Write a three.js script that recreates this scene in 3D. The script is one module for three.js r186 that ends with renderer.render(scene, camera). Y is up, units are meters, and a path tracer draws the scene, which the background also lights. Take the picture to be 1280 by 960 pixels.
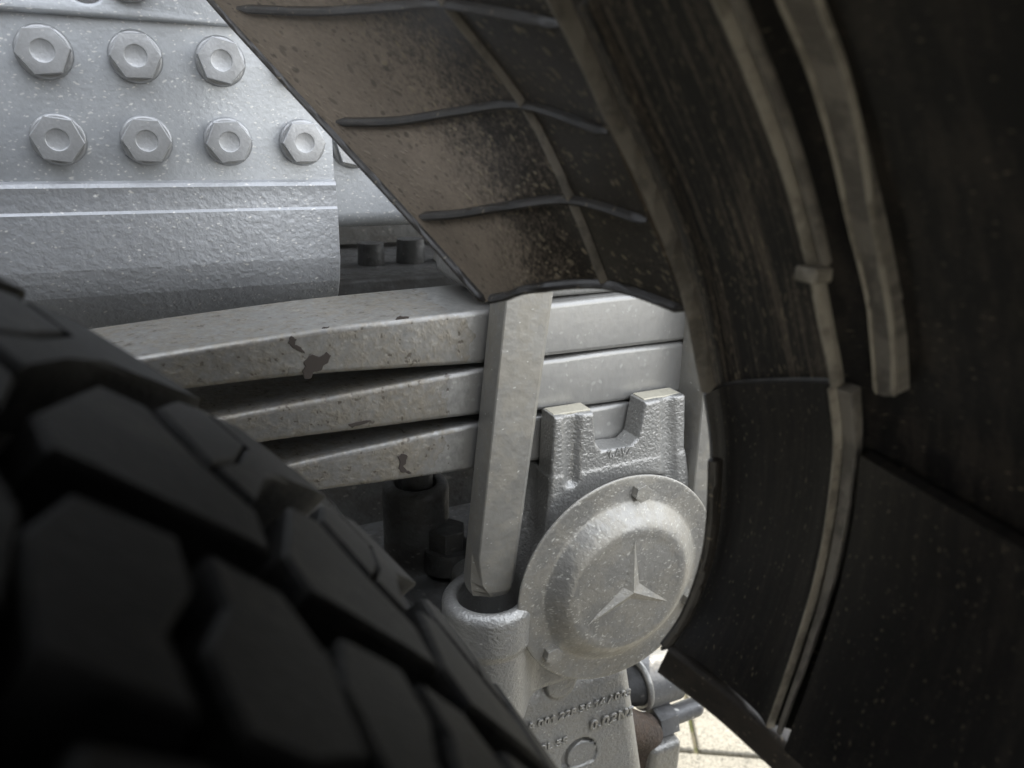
import * as THREE from 'three';
import { RoundedBoxGeometry } from 'three/addons/geometries/RoundedBoxGeometry.js';
import { mergeGeometries, toCreasedNormals } from 'three/addons/utils/BufferGeometryUtils.js';
import { FontLoader } from 'three/addons/loaders/FontLoader.js';
import { TextGeometry } from 'three/addons/geometries/TextGeometry.js';

/* ------------------------------------------------------------------ camera */
const scene = new THREE.Scene();
const EYE = new THREE.Vector3(0, 0.95, 0);                 // in the wheel arch, 0.95 m above the paving
const F = 924;                                             // focal length in photo pixels (1280 x 960)
// directions of the world axes in photo space, from the vanishing points of the frame and the spring
const AX = new THREE.Vector3(2020, -273, F).normalize();   // +x along the truck
const AZ = new THREE.Vector3(-467.26, -330, F).normalize(); // inboard (-z)
const AY = new THREE.Vector3().crossVectors(AZ, AX);       // down (-y)
const camera = new THREE.PerspectiveCamera(2 * Math.atan(480 / F) * 180 / Math.PI, 4 / 3, 0.005, 400);
camera.position.copy(EYE);
{
  const right = new THREE.Vector3(AX.x, -AY.x, -AZ.x), up = new THREE.Vector3(-AX.y, AY.y, AZ.y), back = new THREE.Vector3(-AX.z, AY.z, AZ.z);
  camera.quaternion.setFromRotationMatrix(new THREE.Matrix4().makeBasis(right, up, back));
}
camera.focus = 0.46;
camera.userData.fStop = 9;
const P = (px, py, d) => {                                 // photo pixel + distance inboard of the lens -> world point
  const v = new THREE.Vector3(px - 640, py - 480, F), t = d / v.dot(AZ);
  return new THREE.Vector3(EYE.x + v.dot(AX) * t, EYE.y - v.dot(AY) * t, -d);
};

/* ------------------------------------------------------------- sky and sun */
{
  const w = 256, h = 128, data = new Float32Array(w * h * 4);
  for (let j = 0; j < h; j++) for (let i = 0; i < w; i++) {
    const el = ((j + 0.5) / h - 0.5) * Math.PI, s = Math.max(0, Math.sin(el)), k = (j * w + i) * 4;
    const g = Math.pow(1 - s, 2.2);
    data[k] = 0.80 + 0.26 * g; data[k + 1] = 0.85 + 0.22 * g; data[k + 2] = 0.94 + 0.12 * g; data[k + 3] = 1;
  }
  const sky = new THREE.DataTexture(data, w, h, THREE.RGBAFormat, THREE.FloatType);
  sky.mapping = THREE.EquirectangularReflectionMapping; sky.magFilter = THREE.LinearFilter; sky.needsUpdate = true;
  scene.background = sky; scene.environment = sky; scene.backgroundIntensity = 1; scene.environmentIntensity = 1;
}
const sun = new THREE.DirectionalLight(new THREE.Color(1, 0.91, 0.74), 2.3);
sun.position.set(0.34 * 6, 0.80 * 6, -0.50 * 6); sun.castShadow = true;
Object.assign(sun.shadow.camera, { left: -3, right: 3, top: 3, bottom: -3, near: 0.1, far: 20 });
sun.shadow.mapSize.set(2048, 2048);
scene.add(sun, sun.target);
const renderer = new THREE.WebGLRenderer({ antialias: true });
renderer.toneMapping = THREE.LinearToneMapping;
renderer.toneMappingExposure = 3.4;
renderer.shadowMap.enabled = true;

/* ------------------------------------------------------------------ random */
let seed = 20240611;
const rnd = () => { seed |= 0; seed = seed + 0x6D2B79F5 | 0; let t = Math.imul(seed ^ seed >>> 15, 1 | seed); t = t + Math.imul(t ^ t >>> 7, 61 | t) ^ t; return ((t ^ t >>> 14) >>> 0) / 4294967296; };
const rr = (a, b) => a + (b - a) * rnd();
const clamp = (x, a = 0, b = 1) => Math.min(b, Math.max(a, x));
const mix = (a, b, t) => a + (b - a) * t;
const sstep = (a, b, x) => { const t = clamp((x - a) / (b - a)); return t * t * (3 - 2 * t); };

/* ---------------------------------------------------------------- textures */
function valueNoise(W, H, cx, cy) {                        // tileable
  const g = new Float32Array(cx * cy).map(() => rnd()), o = new Float32Array(W * H);
  for (let j = 0; j < H; j++) {
    const y = j / H * cy, y0 = Math.floor(y), fy = y - y0, sy = fy * fy * (3 - 2 * fy), r0 = (y0 % cy) * cx, r1 = ((y0 + 1) % cy) * cx;
    for (let i = 0; i < W; i++) {
      const x = i / W * cx, x0 = Math.floor(x), fx = x - x0, sx = fx * fx * (3 - 2 * fx), a = x0 % cx, b = (x0 + 1) % cx;
      o[j * W + i] = mix(mix(g[r0 + a], g[r0 + b], sx), mix(g[r1 + a], g[r1 + b], sx), sy);
    }
  }
  return o;
}
function fbm(W, H, cx, cy, oct, gain = 0.5) {
  const o = new Float32Array(W * H); let a = 1, s = 0;
  for (let k = 0; k < oct; k++) {
    const n = valueNoise(W, H, Math.min(W, cx << k), Math.min(H, cy << k));
    for (let i = 0; i < o.length; i++) o[i] += n[i] * a;
    s += a; a *= gain;
  }
  for (let i = 0; i < o.length; i++) o[i] /= s;
  return o;
}
function flecks(o, W, H, n, r0, r1, stretch, ang, spread, amp = 1) {   // small elongated grains, wrapped
  for (let k = 0; k < n; k++) {
    const cx = rnd() * W, cy = rnd() * H, r = mix(r0, r1, Math.pow(rnd(), 2.2)), a = ang + rr(-spread, spread), st = rr(1, stretch), v = amp * rr(0.5, 1);
    const c = Math.cos(a), s = Math.sin(a), R = Math.ceil(r * st + 1);
    for (let j = -R; j <= R; j++) for (let i = -R; i <= R; i++) {
      const u = (i * c + j * s) / st, w = -i * s + j * c, q = Math.sqrt(u * u + w * w) / r;
      if (q > 1.15) continue;
      const X = ((Math.round(cx + i) % W) + W) % W, Y = ((Math.round(cy + j) % H) + H) % H, m = v * (1 - sstep(0.6, 1.15, q));
      if (m > o[Y * W + X]) o[Y * W + X] = m;
    }
  }
  return o;
}
const lin2srgb = (c) => c <= 0.0031308 ? c * 12.92 : 1.055 * Math.pow(c, 1 / 2.4) - 0.055;
function tex(W, H, fn, srgb, tileX, tileY) {               // fn(i, out) writes linear rgb or a value
  const d = new Uint8Array(W * H * 4), out = [0, 0, 0];
  for (let i = 0; i < W * H; i++) {
    fn(i, out);
    for (let c = 0; c < 3; c++) d[i * 4 + c] = Math.round(255 * clamp(srgb ? lin2srgb(clamp(out[c])) : out[c]));
    d[i * 4 + 3] = 255;
  }
  const t = new THREE.DataTexture(d, W, H, THREE.RGBAFormat);
  t.wrapS = t.wrapT = THREE.RepeatWrapping; t.magFilter = THREE.LinearFilter; t.minFilter = THREE.LinearMipmapLinearFilter; t.generateMipmaps = true;
  if (srgb) t.colorSpace = THREE.SRGBColorSpace;
  if (tileX) t.repeat.set(1 / tileX, 1 / (tileY || tileX));
  t.needsUpdate = true;
  return t;
}
const mul3 = (o, r, g, b) => { o[0] = r; o[1] = g; o[2] = b; };

/* silver chassis paint: base tone, sprayed grain, pale flecks of dust */
function paint({ N = 1024, tile = 0.22, base = [0.36, 0.365, 0.37], fleck = [0.80, 0.785, 0.74], nf = 1500, fr = [1, 4], st = 2.4, ang = 0.15, spread = 0.5, grain = 90, bump = 0.0005, grainAmp = 1, fleckAmp = 0.9, rough = 0.42, metal = 0.55, film = 0, filmColor = [0.36, 0.33, 0.27] }) {
  const big = fbm(N, N, 5, 5, 4), fine = fbm(N, N, grain, grain, 3, 0.6), fl = flecks(new Float32Array(N * N), N, N, nf, fr[0], fr[1], st, ang, spread, fleckAmp);
  const flm = fbm(N, N, 14, 14, 6, 0.72);
  const filmAt = (i) => film ? film * sstep(0.40, 0.62, flm[i]) : 0;
  const map = tex(N, N, (i, o) => {
    const v = 0.86 + 0.2 * big[i] + 0.16 * (fine[i] - 0.5), k = fl[i], q = filmAt(i);
    for (let c = 0; c < 3; c++) o[c] = mix(mix(base[c] * v, filmColor[c] * v, q), fleck[c], k * 0.9);
  }, true, tile);
  const b = tex(N, N, (i, o) => { const v = clamp(0.5 + (fine[i] - 0.5) * grainAmp * 1.5 + fl[i] * 0.22); mul3(o, v, v, v); }, false, tile);
  const r = tex(N, N, (i, o) => { const v = clamp(rough + 0.22 * (big[i] - 0.5) + 0.35 * fl[i] + 0.3 * filmAt(i)); mul3(o, v, v, v); }, false, tile);
  return new THREE.MeshStandardMaterial({ map, bumpMap: b, bumpScale: bump, roughnessMap: r, roughness: 1, metalness: metal });
}
const M = {};
M.frame = paint({ metal: 0.4, base: [0.42, 0.435, 0.45], nf: 3000, fr: [1.1, 2.7], st: 3, grain: 120, bump: 0.00009 });
M.frameLow = paint({ metal: 0.25, base: [0.42, 0.43, 0.445], nf: 1500, fr: [1, 3], grain: 80, bump: 0.0003, grainAmp: 1.3, rough: 0.4 });
M.bolt = paint({ N: 512, tile: 0.08, base: [0.42, 0.425, 0.43], nf: 160, fr: [1, 3], grain: 60, bump: 0.00007, rough: 0.36, fleckAmp: 0.6 });
M.cast = paint({ base: [0.355, 0.35, 0.335], nf: 500, fr: [1, 3], grain: 140, bump: 0.00028, grainAmp: 1.5, rough: 0.42 });
M.castDusty = paint({ base: [0.355, 0.35, 0.335], nf: 500, fr: [1, 3], grain: 110, bump: 0.00035, grainAmp: 1.3, rough: 0.42, film: 0.25 });
M.cap = paint({ base: [0.335, 0.325, 0.30], fleck: [0.66, 0.64, 0.58], nf: 4200, fr: [0.9, 2.6], st: 3, ang: 0.3, spread: 0.7, grain: 90, bump: 0.0002, rough: 0.40, film: 0.4 });
M.strap = paint({ base: [0.32, 0.31, 0.285], nf: 420, fr: [0.8, 2.2], grain: 50, bump: 0.0002, rough: 0.45, film: 0.4 });
M.darkMetal = paint({ N: 512, base: [0.05, 0.05, 0.05], fleck: [0.2, 0.19, 0.17], nf: 200, grain: 40, bump: 0.0006, rough: 0.6, metal: 0.1 });
M.greaseShade = paint({ N: 512, base: [0.115, 0.115, 0.112], fleck: [0.25, 0.24, 0.22], nf: 300, grain: 50, bump: 0.0004, rough: 0.5, metal: 0.2, film: 0.5, filmColor: [0.07, 0.063, 0.055] });  // greasy film on a base darkened to carry the recess shade
M.rust = paint({ N: 512, tile: 0.1, base: [0.085, 0.065, 0.052], fleck: [0.2, 0.17, 0.14], nf: 400, grain: 40, bump: 0.0009, rough: 0.75, metal: 0.1, film: 0.5, filmColor: [0.14, 0.1, 0.075] });
M.machined = paint({ N: 512, base: [0.5, 0.47, 0.38], fleck: [0.6, 0.56, 0.47], nf: 300, grain: 60, bump: 0.0003, rough: 0.6, metal: 0.15 });
M.steelGrey = paint({ N: 512, base: [0.2, 0.2, 0.2], nf: 200, grain: 50, bump: 0.0004, rough: 0.5, metal: 0.4 });

/* leaf faces: left of the clamp the paint is pitted and grimy, right of it clean */
{
  const W = 2048, H = 512, big = fbm(W, H, 24, 6, 5, 0.6), fine = fbm(W, H, 260, 65, 3, 0.65), pit = fbm(W, H, 200, 50, 3, 0.7), fl = flecks(new Float32Array(W * H), W, H, 2600, 0.8, 3, 2.4, 0, 0.5, 0.9);
  const grime = new Float32Array(W * H);
  for (let i = 0; i < W * H; i++) {
    const x = (i % W) / W * 0.7 - 0.2, left = x < 0.152 + (big[i] - 0.5) * 0.09 ? 1 : 0.15;
    grime[i] = left * sstep(0.26, 0.68, big[i] * 0.4 + pit[i] * 0.3 + fine[i] * 0.3);
  }
  const pits = (i) => (((i % W) / W * 0.7 - 0.2) < 0.155 ? sstep(0.72, 0.80, pit[i]) : 0);
  const map = tex(W, H, (i, o) => {
    const v = 0.88 + 0.24 * (big[i] - 0.5) + 0.55 * (fine[i] - 0.5) * (((i % W) / W * 0.7 - 0.2) < 0.16 ? 1 : 0.25), g = grime[i] * 0.78, p = pits(i), f = fl[i] * 0.45;
    mul3(o, mix(mix(0.375, 0.235, g) * v, 0.10, p * 0.7) + 0.2 * f, mix(mix(0.37, 0.205, g) * v, 0.085, p * 0.7) + 0.2 * f, mix(mix(0.355, 0.155, g) * v, 0.07, p * 0.7) + 0.18 * f);
  }, true);
  const b = tex(W, H, (i, o) => { const g = 0.25 + 0.75 * grime[i], v = clamp(0.55 + (fine[i] - 0.5) * 1.3 * g - 0.35 * pits(i) + 0.15 * fl[i]); mul3(o, v, v, v); }, false);
  const r = tex(W, H, (i, o) => { const v = clamp(0.34 + 0.14 * grime[i] + 0.2 * fl[i]); mul3(o, v, v, v); }, false);
  M.leaf = new THREE.MeshStandardMaterial({ map, bumpMap: b, bumpScale: 0.00032, roughnessMap: r, roughness: 1, metalness: 0.5 });
}
M.chip = new THREE.MeshStandardMaterial({ color: new THREE.Color(0.055, 0.044, 0.037), roughness: 0.75 });

/* black moulded plastic under road dust */
const PLASTIC = [0.010, 0.0097, 0.0094], DUST = [0.28, 0.226, 0.170], GRIT = [0.36, 0.30, 0.2];
{ // rim panel of the liner: u round the wheel, v from the inboard edge (0) to the step (1)
  const W = 1024, H = 1024, wob = fbm(W, H, 7, 7, 5, 0.6), fine = fbm(W, H, 130, 130, 3, 0.6), med = fbm(W, H, 30, 30, 4, 0.6);
  const spots = flecks(new Float32Array(W * H), W, H, 900, 2, 8, 1.8, 0, 3, 0.9), grit = flecks(new Float32Array(W * H), W, H, 1500, 1.5, 7, 2.0, 0.8, 0.7, 1), gsmall = flecks(new Float32Array(W * H), W, H, 5200, 0.8, 2.4, 1.8, 0.8, 1, 0.7);
  const film = (i) => { const v = Math.floor(i / W) / H; return sstep(0.30, 0.70, 0.54 * (fine[i] * 0.72 + med[i] * 0.28) + 0.28 + (0.47 - v + (wob[i] - 0.5) * 0.22) * 0.95); };  // dust film; its thinning with v also paints the falloff of light
  const map = tex(W, H, (i, o) => {
    const v = Math.floor(i / W) / H, q = 0.06 + film(i) * (0.70 + 0.5 * (wob[i] - 0.3)), s = spots[i] * 0.6 * (v < 0.5 ? 1 : 0), g = (v > 0.34 ? 1 : 0.12) * Math.max(grit[i], gsmall[i] * 0.6);
    for (let c = 0; c < 3; c++) o[c] = mix(mix(PLASTIC[c] + DUST[c] * 0.06 * med[i], DUST[c] * (0.8 + 0.4 * fine[i]), q * (1 - s)), GRIT[c], g * 0.62);
  }, true);
  const b = tex(W, H, (i, o) => { const v = clamp(0.4 + 0.2 * fine[i] + 0.35 * grit[i]); mul3(o, v, v, v); }, false);
  const r = tex(W, H, (i, o) => { const v = 0.30 + 0.14 * film(i) + 0.2 * grit[i] + 0.1 * wob[i]; mul3(o, v, v, v); }, false);
  M.rim = new THREE.MeshStandardMaterial({ map, bumpMap: b, bumpScale: 0.0004, roughnessMap: r, roughness: 1 });
}
function streaked(W, H, film0, gritN, rmax = 3) {          // u round the wheel, v across: streaks run round
  const st = fbm(W, H, 5, 60, 5, 0.7), wob = fbm(W, H, 6, 4, 4), fine = fbm(W, H, 180, 120, 3, 0.6);
  const grit = flecks(new Float32Array(W * H), W, H, gritN, 0.7, rmax, 3, 0, 0.5, 0.9);
  const map = tex(W, H, (i, o) => {
    const q = film0 * sstep(0.42, 0.68, st[i] * 0.6 + wob[i] * 0.25 + fine[i] * 0.15);
    for (let c = 0; c < 3; c++) o[c] = mix(mix(PLASTIC[c] + DUST[c] * 0.03 * fine[i], DUST[c], q), GRIT[c], grit[i] * 0.5);
  }, true);
  const b = tex(W, H, (i, o) => { const v = clamp(0.3 + 0.3 * st[i] + 0.4 * grit[i]); mul3(o, v, v, v); }, false);
  return new THREE.MeshStandardMaterial({ map, bumpMap: b, bumpScale: 0.0002, roughness: 0.42 });
}
M.linerWide = streaked(1024, 512, 0.42, 2200);
M.linerLow = streaked(512, 512, 0.05, 700, 1.8);
M.fenderIn = streaked(1024, 512, 0.10, 900, 1.9);
function plastic(film, rough = 0.5, dust = DUST) {
  const N = 256, a = fbm(N, N, 6, 6, 5, 0.7), f = flecks(new Float32Array(N * N), N, N, 120, 0.8, 3, 2, 0, 3, 0.8);
  const map = tex(N, N, (i, o) => { const q = film * (0.55 + 0.45 * sstep(0.3, 0.62, a[i])); for (let c = 0; c < 3; c++) o[c] = mix(mix(PLASTIC[c], dust[c], q), GRIT[c], f[i] * 0.5); }, true, 0.06);
  const b = tex(N, N, (i, o) => { const v = a[i]; mul3(o, v, v, v); }, false, 0.06);
  return new THREE.MeshStandardMaterial({ map, bumpMap: b, bumpScale: 0.00015, roughness: rough });
}
M.rib = plastic(0.10, 0.36);
M.ribDark = plastic(0.15);
M.bead = plastic(1.0, 0.32, [0.42, 0.375, 0.30]);
M.strip = plastic(0.95, 0.6, [0.26, 0.232, 0.19]);
{ // tyre rubber
  const N = 512, a = fbm(N, N, 8, 8, 5, 0.65), f = fbm(N, N, 90, 90, 2), g = flecks(new Float32Array(N * N), N, N, 60, 1.5, 6, 1.5, 0, 3, 0.7);
  const map = tex(N, N, (i, o) => { const v = 0.7 + 0.6 * f[i], q = 0.5 * sstep(0.5, 0.7, a[i]), k = g[i] * 0.3; mul3(o, mix(0.026, 0.075, q) * v + 0.1 * k, mix(0.026, 0.070, q) * v + 0.094 * k, mix(0.0265, 0.063, q) * v + 0.05 * k); }, true, 0.1);
  const b = tex(N, N, (i, o) => { const v = 0.5 * a[i] + 0.5 * f[i]; mul3(o, v, v, v); }, false, 0.1);
  M.rubber = new THREE.MeshStandardMaterial({ map, bumpMap: b, bumpScale: 0.0004, roughness: 0.62 });
}
const paverMats = [];
for (let k = 0; k < 3; k++) { // grainy sandy concrete blocks
  const N = 512, a = fbm(N, N, 5, 5, 5, 0.6), f = fbm(N, N, 120, 120, 2), g = flecks(new Float32Array(N * N), N, N, 2600, 1, 4, 1.4, 0, 3, 1), t = [1, 0.94, 1.05][k];
  const map = tex(N, N, (i, o) => { const v = t * (0.85 + 0.25 * a[i]) * (0.6 + 0.8 * f[i]) * (1 - 0.5 * g[i]); mul3(o, 0.27 * v, 0.256 * v, 0.218 * v); }, true, 0.2);
  const b = tex(N, N, (i, o) => { const v = clamp(0.5 * f[i] + 0.6 * g[i]); mul3(o, v, v, v); }, false, 0.2);
  paverMats.push(new THREE.MeshStandardMaterial({ map, bumpMap: b, bumpScale: 0.002, roughness: 0.9 }));
}
{
  const N = 512, a = fbm(N, N, 10, 10, 5, 0.65), f = fbm(N, N, 100, 100, 2);
  const map = tex(N, N, (i, o) => { const q = sstep(0.44, 0.56, a[i]), v = 0.6 + 0.8 * f[i]; mul3(o, mix(0.13, 0.07, q) * v, mix(0.12, 0.078, q) * v, mix(0.09, 0.032, q) * v); }, true, 0.4);
  M.joint = new THREE.MeshStandardMaterial({ map, roughness: 1 });
}

/* ---------------------------------------------------------------- builders */
const used = new Map();
const numbered = (n) => { const k = used.get(n) || 0; used.set(n, k + 1); return k ? `${n}_${String(k).padStart(3, '0')}` : n; };
function thing(name, label, category, base, group) {
  const g = new THREE.Group(); g.name = numbered(name); g.position.copy(base); g.userData = { label, category };
  if (group) g.userData.group = group;
  scene.add(g); return g;
}
function rootPos(o) { const v = new THREE.Vector3(); for (let p = o; p && p !== scene; p = p.parent) v.add(p.position); return v; }
function part(name, geo, mat, parent, keep) {              // geometry given in world metres; stored relative to the parent
  if (!keep) { const b = rootPos(parent); geo.translate(-b.x, -b.y, -b.z); }
  const m = new THREE.Mesh(geo, mat); m.name = name; m.castShadow = m.receiveShadow = true; parent.add(m); return m;
}
function boxUV(geo) {                                      // uv in metres, by the way each face points
  const g = geo.index ? geo.toNonIndexed() : geo, p = g.attributes.position, uv = new Float32Array(p.count * 2), a = new THREE.Vector3(), b = new THREE.Vector3(), c = new THREE.Vector3();
  for (let i = 0; i < p.count; i += 3) {
    a.fromBufferAttribute(p, i); b.fromBufferAttribute(p, i + 1).sub(a); c.fromBufferAttribute(p, i + 2).sub(a); b.cross(c);
    const ax = Math.abs(b.x), ay = Math.abs(b.y), az = Math.abs(b.z);
    for (let k = i; k < i + 3; k++) {
      const x = p.getX(k), y = p.getY(k), z = p.getZ(k);
      if (az >= ax && az >= ay) { uv[k * 2] = x; uv[k * 2 + 1] = y; } else if (ax >= ay) { uv[k * 2] = z + 0.37; uv[k * 2 + 1] = y; } else { uv[k * 2] = x; uv[k * 2 + 1] = z + 0.61; }
    }
  }
  g.setAttribute('uv', new THREE.BufferAttribute(uv, 2)); return g;
}
const rbox = (x0, x1, y0, y1, z0, z1, r = 0.002, s = 3) => boxUV(new RoundedBoxGeometry(x1 - x0, y1 - y0, z1 - z0, s, r).translate((x0 + x1) / 2, (y0 + y1) / 2, (z0 + z1) / 2));
function solid(fn, nu, nv, t, flip, uvScale) {             // a curved sheet given by fn(u, v), with thickness t behind its face
  const pts = [], nor = [], us = uvScale || [1, 1];
  for (let i = 0; i <= nu; i++) for (let j = 0; j <= nv; j++) pts.push(fn(i / nu, j / nv));
  const at = (i, j) => pts[clamp(i, 0, nu) * (nv + 1) + clamp(j, 0, nv)];
  for (let i = 0; i <= nu; i++) for (let j = 0; j <= nv; j++) {
    const n = at(i + 1, j).clone().sub(at(i - 1, j)).cross(at(i, j + 1).clone().sub(at(i, j - 1))).normalize();
    nor.push(flip ? n.negate() : n);
  }
  const P3 = [], N3 = [], U = [], I = [], S = (nu + 1) * (nv + 1);
  for (let s = 0; s < 2; s++) pts.forEach((p, k) => {
    const n = nor[k]; P3.push(p.x - n.x * t * s, p.y - n.y * t * s, p.z - n.z * t * s); N3.push(s ? -n.x : n.x, s ? -n.y : n.y, s ? -n.z : n.z); U.push(Math.floor(k / (nv + 1)) / nu * us[0], (k % (nv + 1)) / nv * us[1]);
  });
  const tri = (a, b, c) => flip ? I.push(a, c, b) : I.push(a, b, c);
  for (let i = 0; i < nu; i++) for (let j = 0; j < nv; j++) {
    const a = i * (nv + 1) + j, b = a + nv + 1;
    tri(a, b, a + 1); tri(a + 1, b, b + 1); tri(S + a, S + a + 1, S + b); tri(S + a + 1, S + b + 1, S + b);
  }
  const edge = (list) => {
    const o = P3.length / 3;
    list.forEach((k) => { for (let s = 0; s < 2; s++) { const q = (k + s * S) * 3; P3.push(P3[q], P3[q + 1], P3[q + 2]); N3.push(0, 0, 0); U.push(U[k * 2], U[k * 2 + 1]); } });
    for (let k = 0; k + 1 < list.length; k++) {
      const a = o + k * 2; I.push(a, a + 2, a + 1, a + 1, a + 2, a + 3);
      const A = new THREE.Vector3(...P3.slice(a * 3, a * 3 + 3)), B = new THREE.Vector3(...P3.slice(a * 3 + 6, a * 3 + 9)), C = new THREE.Vector3(...P3.slice(a * 3 + 3, a * 3 + 6)), n = B.sub(A).cross(C.sub(A)).normalize();
      for (let q = 0; q < 4; q++) { N3[(a + q) * 3] = n.x; N3[(a + q) * 3 + 1] = n.y; N3[(a + q) * 3 + 2] = n.z; }
    }
  };
  const ri = [...Array(nu + 1).keys()], rj = [...Array(nv + 1).keys()];
  edge(ri.map((i) => i * (nv + 1))); edge(ri.map((i) => i * (nv + 1) + nv)); edge(rj); edge(rj.map((j) => nu * (nv + 1) + j));
  const g = new THREE.BufferGeometry();
  g.setAttribute('position', new THREE.Float32BufferAttribute(P3, 3)); g.setAttribute('normal', new THREE.Float32BufferAttribute(N3, 3)); g.setAttribute('uv', new THREE.Float32BufferAttribute(U, 2)); g.setIndex(I);
  return g;
}
function crv(pts, t) {                                     // Catmull-Rom through a list, t 0..1
  const n = pts.length - 1, x = clamp(t) * n, i = Math.min(n - 1, Math.floor(x)), f = x - i, a = pts[Math.max(0, i - 1)], b = pts[i], c = pts[i + 1], d = pts[Math.min(n, i + 2)];
  const h = (p, q, r, s) => 0.5 * (2 * q + (r - p) * f + (2 * p - 5 * q + 4 * r - s) * f * f + (3 * q - p - 3 * r + s) * f * f * f);
  return new THREE.Vector3(h(a.x, b.x, c.x, d.x), h(a.y, b.y, c.y, d.y), h(a.z, b.z, c.z, d.z));
}
const gridFn = (rows) => (u, v) => crv(rows.map((r) => crv(r, v)), u);
function bar(pts, section, crease = 0.7) { // sweep a closed section [[a,b],...] along points; a lies along `side`, b along `out`
  const n = pts.length, m = section.length, pos = [], idx = [];
  for (let i = 0; i < n; i++) {
    const t = pts[Math.min(n - 1, i + 1)].p.clone().sub(pts[Math.max(0, i - 1)].p).normalize(), out = pts[i].out.clone().addScaledVector(t, -pts[i].out.dot(t)).normalize(), side = new THREE.Vector3().crossVectors(t, out), k = pts[i].s === undefined ? 1 : pts[i].s, kb = pts[i].sb === undefined ? k : pts[i].sb;
    for (const [a, b] of (pts[i].sec || section)) { const q = pts[i].p.clone().addScaledVector(side, a * k).addScaledVector(out, b * kb); pos.push(q.x, q.y, q.z); }
  }
  for (let i = 0; i + 1 < n; i++) for (let j = 0; j < m; j++) { const a = i * m + j, b = i * m + (j + 1) % m; idx.push(a, b, a + m, b, b + m, a + m); }
  for (const e of [0, n - 1]) {
    const c = [0, 0, 0]; for (let j = 0; j < m; j++) for (let k = 0; k < 3; k++) c[k] += pos[(e * m + j) * 3 + k] / m;
    const ci = pos.length / 3; pos.push(...c);
    for (let j = 0; j < m; j++) e ? idx.push(e * m + j, e * m + (j + 1) % m, ci) : idx.push(e * m + (j + 1) % m, e * m + j, ci);
  }
  const g = new THREE.BufferGeometry(); g.setAttribute('position', new THREE.Float32BufferAttribute(pos, 3)); g.setIndex(idx);
  return boxUV(toCreasedNormals(g, crease));
}
const roundSec = (w, h, n = 10) => Array.from({ length: n }, (_, k) => { const a = k / n * Math.PI * 2; return [Math.cos(a) * w / 2, Math.sin(a) * h]; });
const rectSec = (w, h, r) => { const o = []; for (const [sx, sy, a0] of [[1, 1, 0], [-1, 1, 90], [-1, -1, 180], [1, -1, 270]]) for (let k = 0; k < 4; k++) { const a = (a0 + k * 30) * Math.PI / 180; o.push([sx * (w / 2 - r) + Math.cos(a) * r, sy * (h / 2 - r) + Math.sin(a) * r]); } return o; };
/* signed-distance solids meshed with surface nets (castings) */
const sdBox = (x, y, z, x0, x1, y0, y1, z0, z1, r) => {
  const qx = Math.abs(x - (x0 + x1) / 2) - (x1 - x0) / 2 + r, qy = Math.abs(y - (y0 + y1) / 2) - (y1 - y0) / 2 + r, qz = Math.abs(z - (z0 + z1) / 2) - (z1 - z0) / 2 + r;
  return Math.hypot(Math.max(qx, 0), Math.max(qy, 0), Math.max(qz, 0)) + Math.min(Math.max(qx, qy, qz), 0) - r;
};
const sdCap = (x, y, z, a, b, ra, rb) => { const dx = b[0] - a[0], dy = b[1] - a[1], dz = b[2] - a[2], h = clamp(((x - a[0]) * dx + (y - a[1]) * dy + (z - a[2]) * dz) / (dx * dx + dy * dy + dz * dz)); return Math.hypot(x - a[0] - dx * h, y - a[1] - dy * h, z - a[2] - dz * h) - mix(ra, rb, h); };
const sdCyl = (rad, h, R, H, r) => { const a = rad - R + r, b = Math.abs(h) - H + r; return Math.hypot(Math.max(a, 0), Math.max(b, 0)) + Math.min(Math.max(a, b), 0) - r; };
const sdPoly = (px, py, v) => {
  let d = 1e9, s = 1;
  for (let i = 0, j = v.length - 1; i < v.length; j = i, i++) {
    const ex = v[j][0] - v[i][0], ey = v[j][1] - v[i][1], wx = px - v[i][0], wy = py - v[i][1], h = clamp((wx * ex + wy * ey) / (ex * ex + ey * ey)), bx = wx - ex * h, by = wy - ey * h;
    d = Math.min(d, bx * bx + by * by);
    const c1 = py >= v[i][1], c2 = py < v[j][1], c3 = ex * wy > ey * wx;
    if ((c1 && c2 && c3) || (!c1 && !c2 && !c3)) s = -s;
  }
  return s * Math.sqrt(d);
};
const sdExt = (d2, z, z0, z1, r) => { const a = d2 + r, b = Math.abs(z - (z0 + z1) / 2) - (z1 - z0) / 2 + r; return Math.hypot(Math.max(a, 0), Math.max(b, 0)) + Math.min(Math.max(a, b), 0) - r; };
const smin = (a, b, k) => { const h = Math.max(k - Math.abs(a - b), 0) / k; return Math.min(a, b) - h * h * k * 0.25; };
const smax = (a, b, k) => -smin(-a, -b, k);
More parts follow.
